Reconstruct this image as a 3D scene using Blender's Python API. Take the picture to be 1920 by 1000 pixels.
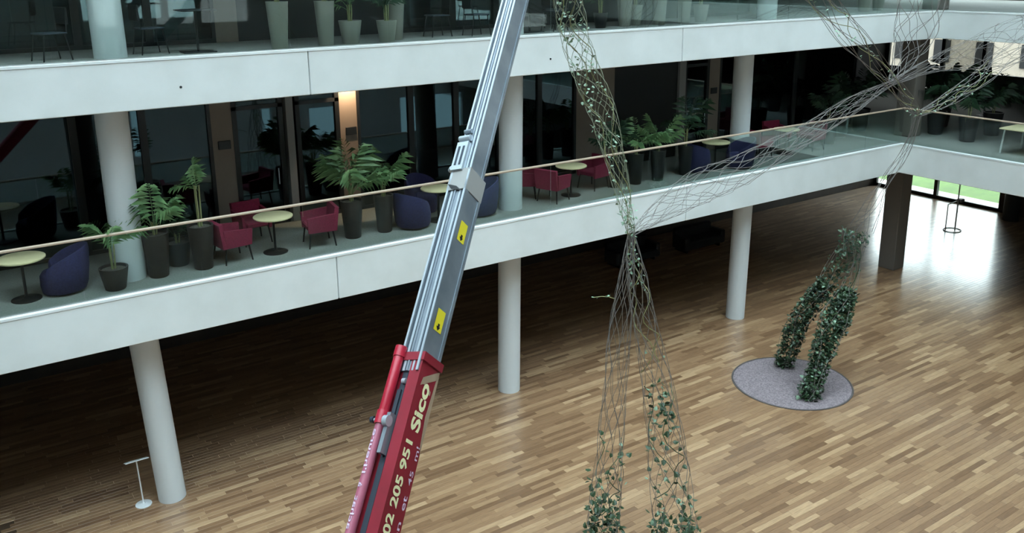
import bpy, math, random
from mathutils import Vector, Matrix, noise
random.seed(7)
for o in list(bpy.data.objects): bpy.data.objects.remove(o)
sc = bpy.context.scene
COL = sc.collection
V = Vector

# ------------------------------------------------------------------ camera
CAMZ = 9.9
PIT, ROLL, YAW, FPX, PY = 0.2533, -0.0099, 0.5913, 1653.3, 367.8
fwd = V((math.sin(YAW)*math.cos(PIT), math.cos(YAW)*math.cos(PIT), -math.sin(PIT)))
r_ = V((math.cos(YAW), -math.sin(YAW), 0)); u_ = r_.cross(fwd)
rr = r_*math.cos(ROLL)+u_*math.sin(ROLL); uu = -r_*math.sin(ROLL)+u_*math.cos(ROLL)
cd = bpy.data.cameras.new('camera'); cam = bpy.data.objects.new('camera', cd); COL.objects.link(cam)
cam.matrix_world = Matrix(((rr.x, uu.x, -fwd.x, 0), (rr.y, uu.y, -fwd.y, 0), (rr.z, uu.z, -fwd.z, CAMZ), (0, 0, 0, 1)))
cd.sensor_width = 36; cd.lens = FPX*36/1920; cd.shift_y = (PY-500)/1920; cd.clip_end = 500; cd.clip_start = .05
sc.camera = cam
# ------------------------------------------------------------------ world: bright overcast sky
w = bpy.data.worlds.new('sky'); sc.world = w; w.use_nodes = True
nt = w.node_tree; bg = nt.nodes['Background']
tc = nt.nodes.new('ShaderNodeTexCoord'); sp = nt.nodes.new('ShaderNodeSeparateXYZ'); cr = nt.nodes.new('ShaderNodeValToRGB')
nt.links.new(tc.outputs['Generated'], sp.inputs[0]); nt.links.new(sp.outputs['Z'], cr.inputs[0]); nt.links.new(cr.outputs[0], bg.inputs[0])
cr.color_ramp.elements[0].position = 0.0; cr.color_ramp.elements[0].color = (.80, .90, 1.0, 1)
cr.color_ramp.elements[1].position = 0.7; cr.color_ramp.elements[1].color = (.86, .95, 1.0, 1)
bg.inputs[1].default_value = 4.2
sc.view_settings.view_transform = 'Standard'; sc.view_settings.look = 'None'
sc.view_settings.exposure = 1.6; sc.view_settings.gamma = 1; sc.view_settings.use_curve_mapping = False

# ------------------------------------------------------------------ materials
def srgb(r, g, b):
    f = lambda c: (c/255/12.92) if c/255 <= .04045 else ((c/255+.055)/1.055)**2.4
    return (f(r), f(g), f(b), 1)
def mat(name, col, rough=.6, metal=0, spec=.5, col2=None, scale=4, bump=0, stretch=None, detail=4, coat=0, thin=False):
    m = bpy.data.materials.new(name); m.use_nodes = True
    n = m.node_tree.nodes; L = m.node_tree.links; b = n['Principled BSDF']
    b.inputs['Base Color'].default_value = col; b.inputs['Roughness'].default_value = rough
    b.inputs['Metallic'].default_value = metal; b.inputs['Specular IOR Level'].default_value = spec
    b.inputs['Coat Weight'].default_value = coat
    if col2 or bump:
        t = n.new('ShaderNodeTexCoord'); mp = n.new('ShaderNodeMapping'); ns = n.new('ShaderNodeTexNoise')
        L.new(t.outputs['Object'], mp.inputs[0]); L.new(mp.outputs[0], ns.inputs[0])
        if stretch: mp.inputs['Scale'].default_value = stretch
        ns.inputs['Scale'].default_value = scale; ns.inputs['Detail'].default_value = detail
        if col2:
            mx = n.new('ShaderNodeMix'); mx.data_type = 'RGBA'
            rp = n.new('ShaderNodeValToRGB'); rp.color_ramp.elements[0].position = .35; rp.color_ramp.elements[1].position = .65
            L.new(ns.outputs[0], rp.inputs[0]); L.new(rp.outputs[0], mx.inputs['Factor'])
            mx.inputs['A'].default_value = col; mx.inputs['B'].default_value = col2
            L.new(mx.outputs['Result'], b.inputs['Base Color'])
        if bump:
            bp = n.new('ShaderNodeBump'); bp.inputs['Strength'].default_value = bump; bp.inputs['Distance'].default_value = .02
            L.new(ns.outputs[0], bp.inputs['Height']); L.new(bp.outputs[0], b.inputs['Normal'])
    return m
def glassmat(name, tint, refl_col=(1, 1, 1, 1), ior=1.5, boost=1.0):
    m = bpy.data.materials.new(name); m.use_nodes = True
    n = m.node_tree.nodes; L = m.node_tree.links; n.remove(n['Principled BSDF'])
    tr = n.new('ShaderNodeBsdfTransparent'); tr.inputs[0].default_value = tint
    gl = n.new('ShaderNodeBsdfGlossy'); gl.inputs['Roughness'].default_value = .02; gl.inputs['Color'].default_value = refl_col
    fr = n.new('ShaderNodeFresnel'); fr.inputs[0].default_value = ior
    ml = n.new('ShaderNodeMath'); ml.operation = 'MULTIPLY'; ml.inputs[1].default_value = boost
    mx = n.new('ShaderNodeMixShader')
    L.new(fr.outputs[0], ml.inputs[0]); L.new(ml.outputs[0], mx.inputs[0]); L.new(tr.outputs[0], mx.inputs[1]); L.new(gl.outputs[0], mx.inputs[2])
    L.new(mx.outputs[0], n['Material Output'].inputs[0])
    return m
def plankmat():
    m = bpy.data.materials.new('oak_planks'); m.use_nodes = True
    n = m.node_tree.nodes; L = m.node_tree.links; b = n['Principled BSDF']
    oi = n.new('ShaderNodeObjectInfo'); gi = n.new('ShaderNodeNewGeometry')
    ad = n.new('ShaderNodeMath'); ad.operation = 'ADD'; fc = n.new('ShaderNodeMath'); fc.operation = 'FRACT'
    L.new(oi.outputs['Random'], ad.inputs[0]); L.new(gi.outputs['Random Per Island'], ad.inputs[1]); L.new(ad.outputs[0], fc.inputs[0])
    rp = n.new('ShaderNodeValToRGB'); e = rp.color_ramp.elements
    cs = [(0, (120, 89, 64)), (.2, (137, 104, 76)), (.45, (149, 115, 85)), (.7, (158, 124, 92)), (.88, (169, 135, 101)), (1, (188, 154, 118))]
    e[0].color = srgb(*cs[0][1]); e[1].color = srgb(*cs[-1][1])
    for p, c in cs[1:-1]: q = e.new(p); q.color = srgb(*c)
    L.new(fc.outputs[0], rp.inputs[0])
    mp = n.new('ShaderNodeMapping'); mp.inputs['Scale'].default_value = (1.3, 18, 1); L.new(gi.outputs['Position'], mp.inputs[0])
    ns = n.new('ShaderNodeTexNoise'); ns.inputs['Scale'].default_value = 3; ns.inputs['Detail'].default_value = 5; L.new(mp.outputs[0], ns.inputs[0])
    hs = n.new('ShaderNodeMapRange'); hs.inputs['To Min'].default_value = .8; hs.inputs['To Max'].default_value = 1.18
    hs.inputs['From Min'].default_value = .3; hs.inputs['From Max'].default_value = .7
    L.new(ns.outputs[0], hs.inputs[0])
    vm = n.new('ShaderNodeVectorMath'); vm.operation = 'SCALE'; L.new(rp.outputs[0], vm.inputs[0]); L.new(hs.outputs[0], vm.inputs['Scale'])
    L.new(vm.outputs[0], b.inputs['Base Color'])
    b.inputs['Roughness'].default_value = .3; b.inputs['Specular IOR Level'].default_value = .5; b.inputs['Coat Weight'].default_value = .8; b.inputs['Coat Roughness'].default_value = .2
    return m
M = dict(
    oak=plankmat(),
    subfloor=mat('subfloor', srgb(84, 66, 50), .6),
    conc=mat('white_concrete', srgb(244, 248, 247), .7, col2=srgb(236, 240, 238), scale=1.2, bump=.05, detail=8),
    conc_edge=mat('concrete_cap', srgb(246, 250, 249), .6),
    column=mat('column_paint', srgb(222, 226, 227), .55),
    dcol=mat('square_column_paint', srgb(120, 112, 104), .7),
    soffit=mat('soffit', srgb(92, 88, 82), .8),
    carpet=mat('grey_carpet', srgb(150, 150, 144), .9, col2=srgb(136, 136, 130), scale=30),
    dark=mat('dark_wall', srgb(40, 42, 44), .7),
    brownwall=mat('brown_wall', srgb(50, 40, 33), .7, col2=srgb(40, 32, 27), scale=3, stretch=(1, 1, .2)),
    black=mat('black_metal', srgb(24, 26, 28), .4, spec=.5),
    tan=mat('tan_panel', srgb(142, 128, 116), .7),
    lite=mat('pale_mullion', srgb(150, 148, 145), .6),
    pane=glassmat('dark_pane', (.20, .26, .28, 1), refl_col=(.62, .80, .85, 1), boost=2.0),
    roofdim=glassmat('roof_dimming_glass', (.72, .78, .80, 1)),
    pane3=glassmat('tinted_pane', (.55, .55, .53, 1)),
    panedim=glassmat('window_dimming_glass', (.30, .36, .36, 1)),  # tint added to dim the unseen windows
    pane2=glassmat('clear_pane', (.93, .97, .95, 1)),
    balg=glassmat('balustrade_glass', (.90, .955, .94, 1), refl_col=(.9, 1, .97, 1), boost=.4),
    wood=mat('pale_wood', srgb(236, 216, 170), .4),
    rail=mat('rail_wood', srgb(196, 174, 152), .4),
    red=mat('burgundy_fabric', srgb(142, 34, 66), .85, col2=srgb(126, 28, 58), scale=40),
    navy=mat('navy_fabric', srgb(52, 50, 92), .9, col2=srgb(44, 42, 80), scale=30),
    pot=mat('brown_pot', srgb(58, 50, 47), .5, col2=srgb(48, 42, 40), scale=6),
    potd=mat('charcoal_pot', srgb(38, 38, 40), .5),
    potp=mat('taupe_pot', srgb(160, 158, 148), .6),
    soil=mat('soil', srgb(110, 104, 96), .95, col2=srgb(60, 52, 46), scale=60),
    leaf=mat('palm_leaf', srgb(134, 166, 112), .5, col2=srgb(92, 132, 84), scale=3),
    leafd=mat('dark_leaf', srgb(50, 84, 54), .5, col2=srgb(34, 62, 42), scale=3),
    stem=mat('palm_stem', srgb(140, 142, 96), .6),
    ivy=mat('ivy_leaf', srgb(62, 84, 54), .42, col2=srgb(36, 56, 38), scale=2.5),
    ivyl=mat('young_ivy_leaf', srgb(150, 176, 150), .45, col2=srgb(84, 116, 84), scale=5),
    rope=mat('grey_rope', srgb(122, 116, 112), .8),
    ropeg=mat('greenish_rope', srgb(156, 162, 140), .8),
    gravel=mat('gravel', srgb(150, 136, 138), .9, col2=srgb(112, 100, 104), scale=28, bump=.6, detail=6),
    rim=mat('steel_rim', srgb(120, 112, 110), .4, metal=.6),
    steel=mat('brushed_aluminium', srgb(150, 158, 166), .38, metal=.55, col2=srgb(128, 137, 146), scale=3, stretch=(1, 1, 1)),
    steell=mat('bright_aluminium', srgb(184, 192, 199), .35, metal=.5),
    steeld=mat('dark_metal_and_shade', srgb(52, 60, 70), .5, metal=.3),  # serves dark metal parts and the strips of slot shade
    boomred=mat('boom_red', srgb(140, 30, 46), .4, col2=srgb(126, 26, 40), scale=3),
    brightred=mat('cylinder_red', srgb(172, 30, 52), .35),
    pink=mat('worn_pink_tube', srgb(170, 92, 112), .4),
    cream=mat('cream_lettering', srgb(236, 230, 180), .6),
    tanstripe=mat('tan_stripe', srgb(160, 136, 112), .6),
    whitel=mat('white_lettering', srgb(214, 190, 212), .6),
    yellow=mat('yellow_sticker', srgb(226, 208, 40), .5),
    white=mat('white_paint', srgb(228, 230, 230), .4),
    grass=mat('lawn_grass', srgb(56, 80, 22), .9, col2=srgb(46, 70, 18), scale=2),
    path=mat('pale_paving', srgb(150, 148, 142), .8),
    plaza=mat('grey_plaza', srgb(56, 54, 52), .9),
    bldg=mat('beige_render', srgb(190, 182, 168), .8),
    sack=mat('basket_tan', srgb(176, 156, 146), .7),
    rubber=mat('rubber', srgb(22, 22, 22), .8),
)

# ------------------------------------------------------------------ mesh helpers
class MB:
    def __init__(s): s.v = []; s.f = []
    def add(s, vs, fs):
        k = len(s.v); s.v += [tuple(v) for v in vs]; s.f += [tuple(i+k for i in f) for f in fs]; return s
    def box(s, x0, x1, y0, y1, z0, z1):
        return s.add([(x0,y0,z0),(x1,y0,z0),(x1,y1,z0),(x0,y1,z0),(x0,y0,z1),(x1,y0,z1),(x1,y1,z1),(x0,y1,z1)],
                     [(0,3,2,1),(4,5,6,7),(0,1,5,4),(1,2,6,5),(2,3,7,6),(3,0,4,7)])
    def rbox(s, x0, x1, y0, y1, z0, z1, r=.03):
        # box with chamfered edges (all 12), 24-vertex cuboctahedral form
        X = (x0, x1); Y = (y0, y1); Z = (z0, z1); vs = []; idx = {}
        for i in (0, 1):
            for j in (0, 1):
                for k in (0, 1):
                    sx = r if i == 0 else -r; sy = r if j == 0 else -r; sz = r if k == 0 else -r
                    idx[i,j,k,'x'] = len(vs); vs.append((X[i], Y[j]+sy, Z[k]+sz))
                    idx[i,j,k,'y'] = len(vs); vs.append((X[i]+sx, Y[j], Z[k]+sz))
                    idx[i,j,k,'z'] = len(vs); vs.append((X[i]+sx, Y[j]+sy, Z[k]))
        fs = []
        I = idx
        for i in (0, 1): fs.append((I[i,0,0,'x'], I[i,1,0,'x'], I[i,1,1,'x'], I[i,0,1,'x']))
        for j in (0, 1): fs.append((I[0,j,0,'y'], I[1,j,0,'y'], I[1,j,1,'y'], I[0,j,1,'y']))
        for k in (0, 1): fs.append((I[0,0,k,'z'], I[1,0,k,'z'], I[1,1,k,'z'], I[0,1,k,'z']))
        for i in (0, 1):
            for j in (0, 1): fs.append((I[i,j,0,'x'], I[i,j,0,'y'], I[i,j,1,'y'], I[i,j,1,'x']))
            for k in (0, 1): fs.append((I[i,0,k,'x'], I[i,0,k,'z'], I[i,1,k,'z'], I[i,1,k,'x']))
        for j in (0, 1):
            for k in (0, 1): fs.append((I[0,j,k,'y'], I[0,j,k,'z'], I[1,j,k,'z'], I[1,j,k,'y']))
        for i in (0, 1):
            for j in (0, 1):
                for k in (0, 1): fs.append((I[i,j,k,'x'], I[i,j,k,'y'], I[i,j,k,'z']))
        return s.add(vs, fs)
    def lathe(s, prof, n=24, c=(0, 0, 0)):
        vs = []; fs = []
        for r, z in prof:
            for i in range(n):
                a = 2*math.pi*i/n; vs.append((c[0]+r*math.cos(a), c[1]+r*math.sin(a), c[2]+z))
        for j in range(len(prof)-1):
            for i in range(n):
                k = (i+1) % n; fs.append((j*n+i, j*n+k, (j+1)*n+k, (j+1)*n+i))
        fs.append(tuple(reversed(range(n)))); m = (len(prof)-1)*n; fs.append(tuple(m+i for i in range(n)))
        return s.add(vs, fs)
    def tube(s, pts, rad, n=6, caps=True):
        pts = [V(p) for p in pts]; N = len(pts)
        if not hasattr(rad, '__len__'): rad = [rad]*N
        vs = []; fs = []; t0 = (pts[1]-pts[0]).normalized()
        ref = V((0, 0, 1)) if abs(t0.z) < .9 else V((1, 0, 0)); x = t0.cross(ref).normalized()
        for i, p in enumerate(pts):
            t = (pts[min(i+1, N-1)]-pts[max(i-1, 0)]).normalized()
            x = (x-t*x.dot(t)).normalized(); y = t.cross(x)
            for k in range(n):
                a = 2*math.pi*k/n; vs.append(p+(x*math.cos(a)+y*math.sin(a))*rad[i])
        for i in range(N-1):
            for k in range(n):
                l = (k+1) % n; fs.append((i*n+k, i*n+l, (i+1)*n+l, (i+1)*n+k))
        if caps: fs.append(tuple(reversed(range(n)))); fs.append(tuple((N-1)*n+k for k in range(n)))
        return s.add(vs, fs)
    def build(s, name, m, parent=None, smooth=None, local=None):
        me = bpy.data.meshes.new(name); me.from_pydata(s.v, [], s.f)
        if m: me.materials.append(m)
        me.validate(); 
        import bmesh
        b = bmesh.new(); b.from_mesh(me); bmesh.ops.recalc_face_normals(b, faces=b.faces); b.to_mesh(me); b.free()
        if smooth is not None:
            for p in me.polygons: p.use_smooth = True
            me.set_sharp_from_angle(angle=math.radians(smooth))
        me.update()
        o = bpy.data.objects.new(name, me); COL.objects.link(o)
        if parent: o.parent = parent
        return o
def box(name, m, x0, x1, y0, y1, z0, z1, parent=None): return MB().box(x0, x1, y0, y1, z0, z1).build(name, m, parent)
def tag(o, label=None, cat=None, group=None, kind=None):
    for k, v in (('label', label), ('category', cat), ('group', group), ('kind', kind)):
        if v: o[k] = v
    return o
def empty(name, loc, rz=0):
    o = bpy.data.objects.new(name, None); COL.objects.link(o); o.location = loc; o.rotation_euler = (0, 0, rz); o.empty_display_size = .1; return o
def copy_tree(o, parent=None):
    c = o.copy(); COL.objects.link(c)
    if parent: c.parent = parent
    for ch in [x for x in KIDS.get(o.name, [])]: copy_tree(ch, c)
    return c
KIDS = {}
def index_kids():
    KIDS.clear()
    for o in bpy.data.objects:
        if o.parent: KIDS.setdefault(o.parent.name, []).append(o)
def st(o, label=None): o['kind'] = 'structure'; return tag(o, label)
def project(P):
    d = V(P)-V((0, 0, CAMZ)); z = d.dot(fwd)
    return 960+FPX*d.dot(rr)/z, PY-FPX*d.dot(uu)/z, z

# ------------------------------------------------------------------ room shell
F1, F2, F3 = 4.5, 8.49, 12.5
EY = 15.5                      # edge line of the long gallery
W1, W2 = 24.96, 26.23          # edge line of the right-hand wing, middle and upper storey
BW = 18.4                      # glazed back wall of the galleries
floor = st(box('floor', M['subfloor'], -10, 36, -7, 23.6, -.3, -.014))
# oak strip floor: the planks that show largest are objects, the rest one field
PWd = .11; planks = []
y = 3.9; row = 0
while y < 23.5:
    x = -.8+random.random()*1.1
    while x < 35.9:
        L = random.choice((.6, .8, 1.0, 1.2)); x1 = min(x+L, 35.98)
        planks.append((x, x1, y, y+PWd)); x = x1
    y += PWd; row += 1
def plank_bm(L):
    g = .0007
    a = MB(); b = .0016
    x0, x1, y0, y1 = g, L-g, g, PWd-g
    a.add([(x0,y0,-.012),(x1,y0,-.012),(x1,y1,-.012),(x0,y1,-.012),(x0,y0,-b),(x1,y0,-b),(x1,y1,-b),(x0,y1,-b),
           (x0+b,y0+b,0),(x1-b,y0+b,0),(x1-b,y1-b,0),(x0+b,y1-b,0)],
          [(0,1,5,4),(1,2,6,5),(2,3,7,6),(3,0,4,7),(4,5,9,8),(5,6,10,9),(6,7,11,10),(7,4,8,11),(8,9,10,11)])
    return a
scored = []
for i, (x0, x1, y0, y1) in enumerate(planks):
    u, v, z = project(((x0+x1)/2, y0, 0))
    if 20 < u < 1900 and 0 < v < 995: scored.append(((x1-x0)/z**2*1.0, i))
scored.sort(reverse=True)
big = set(i for _, i in scored[:300])
field = MB(); pm = {}
for i, (x0, x1, y0, y1) in enumerate(planks):
    L = round(x1-x0, 2)
    if i in big:
        if L not in pm:
            o = plank_bm(L).build('plank', M['oak'], floor); pm[L] = o.data
        else:
            o = bpy.data.objects.new('plank', pm[L]); COL.objects.link(o); o.parent = floor
        o.location = (x0, y0, 0)
    else:
        b = plank_bm(x1-x0); field.add([(p[0]+x0, p[1]+y0, p[2]) for p in b.v], b.f)
pf = field.build('plank_field', M['oak'], floor); pf['kind'] = 'stuff'
# rest of the floor near the crane, out of frame
box('screed', M['oak'], -9.9, 35.9, -6.9, 3.88, -.012, -.002, floor)

# slabs of the galleries with fascia panels, bright cap and soffit
def gallery(z, xw, th, joints, n):
    s = MB(); e = .16
    s.box(-10, 36, EY+e, 23.6, z-th+.02, z-.03); s.box(xw+e, 36, -7, EY+e, z-th+.02, z-.03)
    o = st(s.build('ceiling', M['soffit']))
    c = MB(); c.box(-10, 36, EY+e, 23.6, z-.03, z); c.box(xw+e, 36, -7, EY+e, z-.03, z)
    fl = st(c.build('floor', M['carpet']))
    t = empty('trim_%d' % n, (0, 0, 0)); st(t)
    xs = [-10]+joints+[xw+e]
    for a, b in zip(xs[:-1], xs[1:]):
        MB().rbox(a+.008, b-(.008 if b < xw else 0), EY, EY+e-.004, z-th, z-.02, .012).build('fascia_panel', M['conc'], t)
    ys = [-7, -1, 6.8, EY]
    for a, b in zip(ys[:-1], ys[1:]):
        MB().rbox(xw, xw+e-.004, a+.008, b-(.008 if b < EY else 0), z-th, z-.02, .012).build('fascia_panel', M['conc'], t)
    cp = MB(); cp.box(-10, xw+e, EY-.01, EY+.14, z-.02, z+.02); cp.box(xw-.01, xw+.14, -7, EY-.01, z-.02, z+.02)
    cp.build('edge_cap', M['conc_edge'], t)
gallery(F1, W1, .9, [-3.2, 6.27, 15.75], 1)
gallery(F2, W2, .82, [-3.2, 5.97, 15.4], 2)
gallery(F3, W2, .85, [-3.2, 5.97, 15.4], 3)
st(box('wall_back', M['dark'], -10, 36, BW, 18.7, 12.5, 16))
RZ = 16.0
r3 = MB(); r3.box(-10.3, 36.3, EY, 24, RZ, RZ+.3); r3.box(-10.3, 36.3, -7.3, 2, RZ, RZ+.3); r3.box(-10.3, -6, 2, EY, RZ, RZ+.3); r3.box(W2, 36.3, 2, EY, RZ, RZ+.3)  # unseen roof plates, opening kept narrow to darken floor under the galleries
st(r3.build('ceiling', M['conc']))
rf = st(empty('window_0', (0, 0, 0)))
for i in range(17):
    box('roof_beam', M['white'], -6+i*2.0-.06, -6+i*2.0+.06, 2, EY, RZ-.5, RZ, rf)
box('roof_dimming_pane', M['roofdim'], -6, W2, 2, EY, RZ+.1, RZ+.12, rf)  # tinted sheet added out of view to dim the sky light
st(box('wall_left', M['conc'], -10.3, -10, -7, 23.6, -.3, 16))
st(box('wall_back', M['brownwall'], -10, 36, 23.6, 23.9, -.3, F1-.9))
st(box('wall_back', M['dark'], -10, 36, 23.6, 23.9, F1-.88, 16))

# wall on the window side (x = 36): openings at ground and middle storey
def holed_wall(name, m, axis, c, th, lo, hi, z0, z1, holes):
    w = MB(); cuts = sorted(holes); a = lo
    def bx(a, b, p, q):
        if b-a < .01 or q-p < .01: return
        if axis == 'x': w.box(c, c+th, a, b, p, q)
        else: w.box(a, b, c, c+th, p, q)
    for (h0, h1, k0, k1) in cuts:
        bx(a, h0, z0, z1); bx(h0, h1, z0, k0); bx(h0, h1, k1, z1); a = h1
    bx(a, hi, z0, z1)
    return st(w.build(name, m))
holed_wall('wall_right', M['brownwall'], 'x', 36, .3, -7, 23.9, -.3, F1-.9, [(17.75, 23.55, -.0, 3.55)])
holed_wall('wall_right', M['dark'], 'x', 36, .3, -7, 23.9, F1-.88, 8, [(17.3, 23.55, 5.45, 7.6)])
holed_wall('wall_right', M['dark'], 'x', 36, .3, -7, 23.9, 8, 16, [(8, 23, 9.2, 11.5)])
# light enters on the side opposite the gallery through window bays
holed_wall('wall_front', M['conc'], 'y', -7.3, .3, -10.3, 36.3, -.3, 4.0,
           [(5.7, 6.3, 1.4, 2.6), (8.0, 8.6, 1.4, 3.6), (14.2, 14.7, 1.2, 3.1), (16.7, 18.2, 1.4, 2.9), (22, 26, 1, 3)])
holed_wall('wall_front', M['conc'], 'y', -7.3, .3, -10.3, 36.3, 4.0, 16,
           [(6.1, 6.9, 7.8, 9.6), (8.4, 9.9, 7.8, 9.6), (10.2, 12.2, 7.8, 9.6), (25.6, 28.1, 6.9, 9.4)])
def win_frame(name, x, y0, y1, z0, z1, mull, low=.09, pm_='pane2'):
    t = st(empty(name, (0, 0, 0)))
    f = MB(); f.box(x-.06, x+.08, y0, y1, z0, z0+low); f.box(x-.06, x+.08, y0, y1, z1-.08, z1)
    f.box(x-.06, x+.08, y0, y0+.1, z0, z1); f.box(x-.06, x+.08, y1-.1, y1, z0, z1)
    f.build('window_frame', M['black'], t)
    ms = [y0]+mull+[y1]
    for q in mull: box('mullion', M['black'], x-.08, x+.1, q-.07, q+.07, z0+low, z1-.08, t)
    for a, b in zip(ms[:-1], ms[1:]): box('pane', M[pm_], x-.004, x+.004, a+.06, b-.06, z0+low, z1-.07, t)
    return t
for (a_, b_, p_, q_) in ((5.7, 6.3, 1.4, 2.6), (8.0, 8.6, 1.4, 3.6), (14.2, 14.7, 1.2, 3.1), (16.7, 18.2, 1.4, 2.9), (22, 26, 1, 3), (6.1, 6.9, 7.8, 9.6), (8.4, 9.9, 7.8, 9.6), (10.2, 12.2, 7.8, 9.6), (25.6, 28.1, 6.9, 9.4)):
    st(box('window_dimming_pane', M['panedim' if q_ < 5 else 'pane3'], a_, b_, -7.15, -7.14, p_, q_))  # tinted sheets added in unseen windows to dim their reflections
win_frame('window_1', 36.1, 17.75, 23.55, 0, 3.55, [20.6], .13)
win_frame('window_2', 36.1, 17.3, 23.55, 5.45, 7.6, [20.95, 19.2], pm_='pane3')

# exterior seen through the windows
tag(box('lawn', M['grass'], 37.5, 62, -30, 60, -.25, -.05), 'bright green mown lawn outside the ground floor window', 'lawn', kind='stuff')
st(box('path', M['path'], 36.4, 37.5, -30, 60, -.3, -.04))
st(box('plaza', M['plaza'], 62, 78, -60, 110, -.3, -.03))
bl = empty('apartment_building', (78, 50, 0)); tag(bl, 'long beige building with window rows beyond the plaza', 'building')
box('wall', M['bldg'], 0, 8, -60, 60, 0, 15, bl)
for k in range(30):
    for j in range(4):
        yy = -56+k*3.9
        box('window', M['dark'], -.12, .02, yy, yy+1.5, 1.2+j*3.4, 3.2+j*3.4, bl)

# ------------------------------------------------------------------ columns
def column(b, t, z0, z1, r, lab):
    m = MB(); m.tube([(b[0], b[1], z0), ((b[0]+t[0])/2, (b[1]+t[1])/2, (z0+z1)/2), (t[0], t[1], z1)], r, 40)
    o = st(m.build('column', M['column'], smooth=40)); o['label'] = lab
column((2.92, 16.3), (2.73, 16.3), 0, 3.61, .255, 'leaning round white column beside the sign stand')
column((10.80, 16.3), (10.86, 16.3), 0, 3.61, .265, 'round white column behind the crane boom on the wood floor')
column((18.72, 16.3), (18.8, 16.3), 0, 3.61, .265, 'round white column behind the planted gravel circle')
column((2.70, 16.5), (2.68, 16.35), F1, F2-.8, .27, 'round white gallery column behind the small potted palm')
column((10.98, 16.42), (10.98, 16.35), F1, F2-.8, .27, 'round white gallery column between navy and burgundy chairs')
column((19.0, 16.75), (18.95, 16.7), F1, F2-.8, .27, 'round white gallery column behind navy chairs far along')
for xx, lab in ((2.78, 'upper gallery column above the leaning one'), (10.98, 'upper gallery column behind the boom head'), (19.3, 'upper gallery column past the pale pots')):
    column((xx, 16.3), (xx-.03, 16.3), F2, F3-.83, .265, lab)
for z0, z1, xx, ww in ((0, 3.61, 26.3, .29), (F1, F2-.8, 26.45, .29), (F2, F3-.83, 27.3, .29)):
    o = st(MB().rbox(xx-ww, xx+ww, 16.0, 16.58, z0, z1, .02).build('column', M['dcol'])); o['label'] = 'square grey-brown corner column'
st(MB().tube([(35.2, 16.9, 0), (35.2, 16.9, 3.62)], .3, 24).build('column', M['dark'], smooth=40))

# ------------------------------------------------------------------ glazed back wall of both galleries
def backwall(z, h, els, n):
    k = n
    root = None
    for (a, b, kind) in els:
        if kind == 'glass' or kind == 'door':
            t = st(empty(('window_%d' if kind == 'glass' else 'door_%d') % k, (0, 0, 0))); k += 1
            f = MB(); q = .07 if kind == 'glass' else .1
            f.box(a, a+q, BW-.06, BW+.06, z, z+h); f.box(b-q, b, BW-.06, BW+.06, z, z+h)
            f.box(a, b, BW-.06, BW+.06, z, z+.08); f.box(a, b, BW-.06, BW+.06, z+h-.06, z+h)
            if kind == 'door': f.box(a, b, BW-.06, BW+.06, z+h-.62, z+h-.54)
            f.build('frame', M['black'], t)
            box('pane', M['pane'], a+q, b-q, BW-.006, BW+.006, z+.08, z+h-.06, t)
            if kind == 'door': MB().tube([(b-.2, BW-.12, z+.9), (b-.2, BW-.12, z+1.25)], .012, 8).build('door_handle', M['steell'], t)
        elif kind == 'tan':
            o = st(box('wall_panel', M['tan'], a, b, BW-.04, BW+.2, z, z+h))
        elif kind == 'strip':
            o = st(box('wall_panel', M['lite'], a, b, BW-.1, BW+.2, z, z+h))
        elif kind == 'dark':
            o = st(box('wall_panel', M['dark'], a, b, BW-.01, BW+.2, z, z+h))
    return k
E1 = [(-9.9, -4, 'glass'), (-4, -.9, 'glass'), (-.9, 2.3, 'glass'), (2.3, 3.55, 'glass'), (3.55, 4.87, 'glass'), (4.87, 5.31, 'tan'), (5.31, 6.4, 'door'),
      (6.46, 6.62, 'strip'), (6.68, 7.7, 'door'), (7.7, 8.12, 'tan'), (8.12, 9.49, 'glass'), (9.49, 10.72, 'glass'), (10.72, 11.95, 'glass'), (11.95, 13.21, 'glass'),
      (13.21, 14.4, 'glass'), (14.4, 15.73, 'tan'), (15.73, 18.12, 'dark'), (18.12, 18.37, 'strip'), (18.37, 19.37, 'door'), (19.37, 19.82, 'tan'), (19.82, 21.1, 'glass'),
      (21.1, 23.3, 'glass'), (23.3, 26.4, 'glass')]
k = backwall(F1, F2-.8-F1, E1, 3)
E2 = [(-9.9, -4, 'glass'), (-4, -.9, 'glass'), (-.9, 2.6, 'glass'), (2.6, 3.87, 'glass'), (3.87, 5.14, 'glass'), (5.14, 5.6, 'tan'), (5.6, 7.2, 'dark'), (7.2, 9.2, 'dark'),
      (9.2, 10.7, 'glass'), (10.7, 11.9, 'glass'), (11.9, 14, 'dark'), (14, 18, 'dark'), (18, 21, 'glass'), (21, 26.4, 'dark')]
backwall(F2, F3-.83-F2, E2, k)
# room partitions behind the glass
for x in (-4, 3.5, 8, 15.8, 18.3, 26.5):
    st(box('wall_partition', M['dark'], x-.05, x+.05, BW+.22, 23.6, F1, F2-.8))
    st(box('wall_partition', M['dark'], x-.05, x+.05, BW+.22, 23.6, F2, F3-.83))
for (x, z, nm) in ((5.11, 6.38, 'black room sign on the panel beside the burgundy seats'), (7.96, 6.37, 'black room sign on the panel above the big palm'), (19.58, 6.31, 'black room sign on the panel far along the gallery')):
    o = MB().rbox(x-.13, x+.13, BW-.075, BW-.041, z-.09, z+.09, .008).build('room_sign', M['black']); tag(o, nm, 'sign')
t = empty('ceiling_spotlight', (7.9, 18.05, F2-.8)); tag(t, 'warm spotlight washing the tan panel above the big palm', 'light')
MB().lathe([(.05, -.08), (.055, -.08), (.055, 0)], 16).build('housing', M['black'], t)
ld = bpy.data.lights.new('lamp', 'SPOT'); ld.energy = 45; ld.color = (1, .72, .45); ld.spot_size = 1.5; ld.shadow_soft_size = .03
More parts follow.
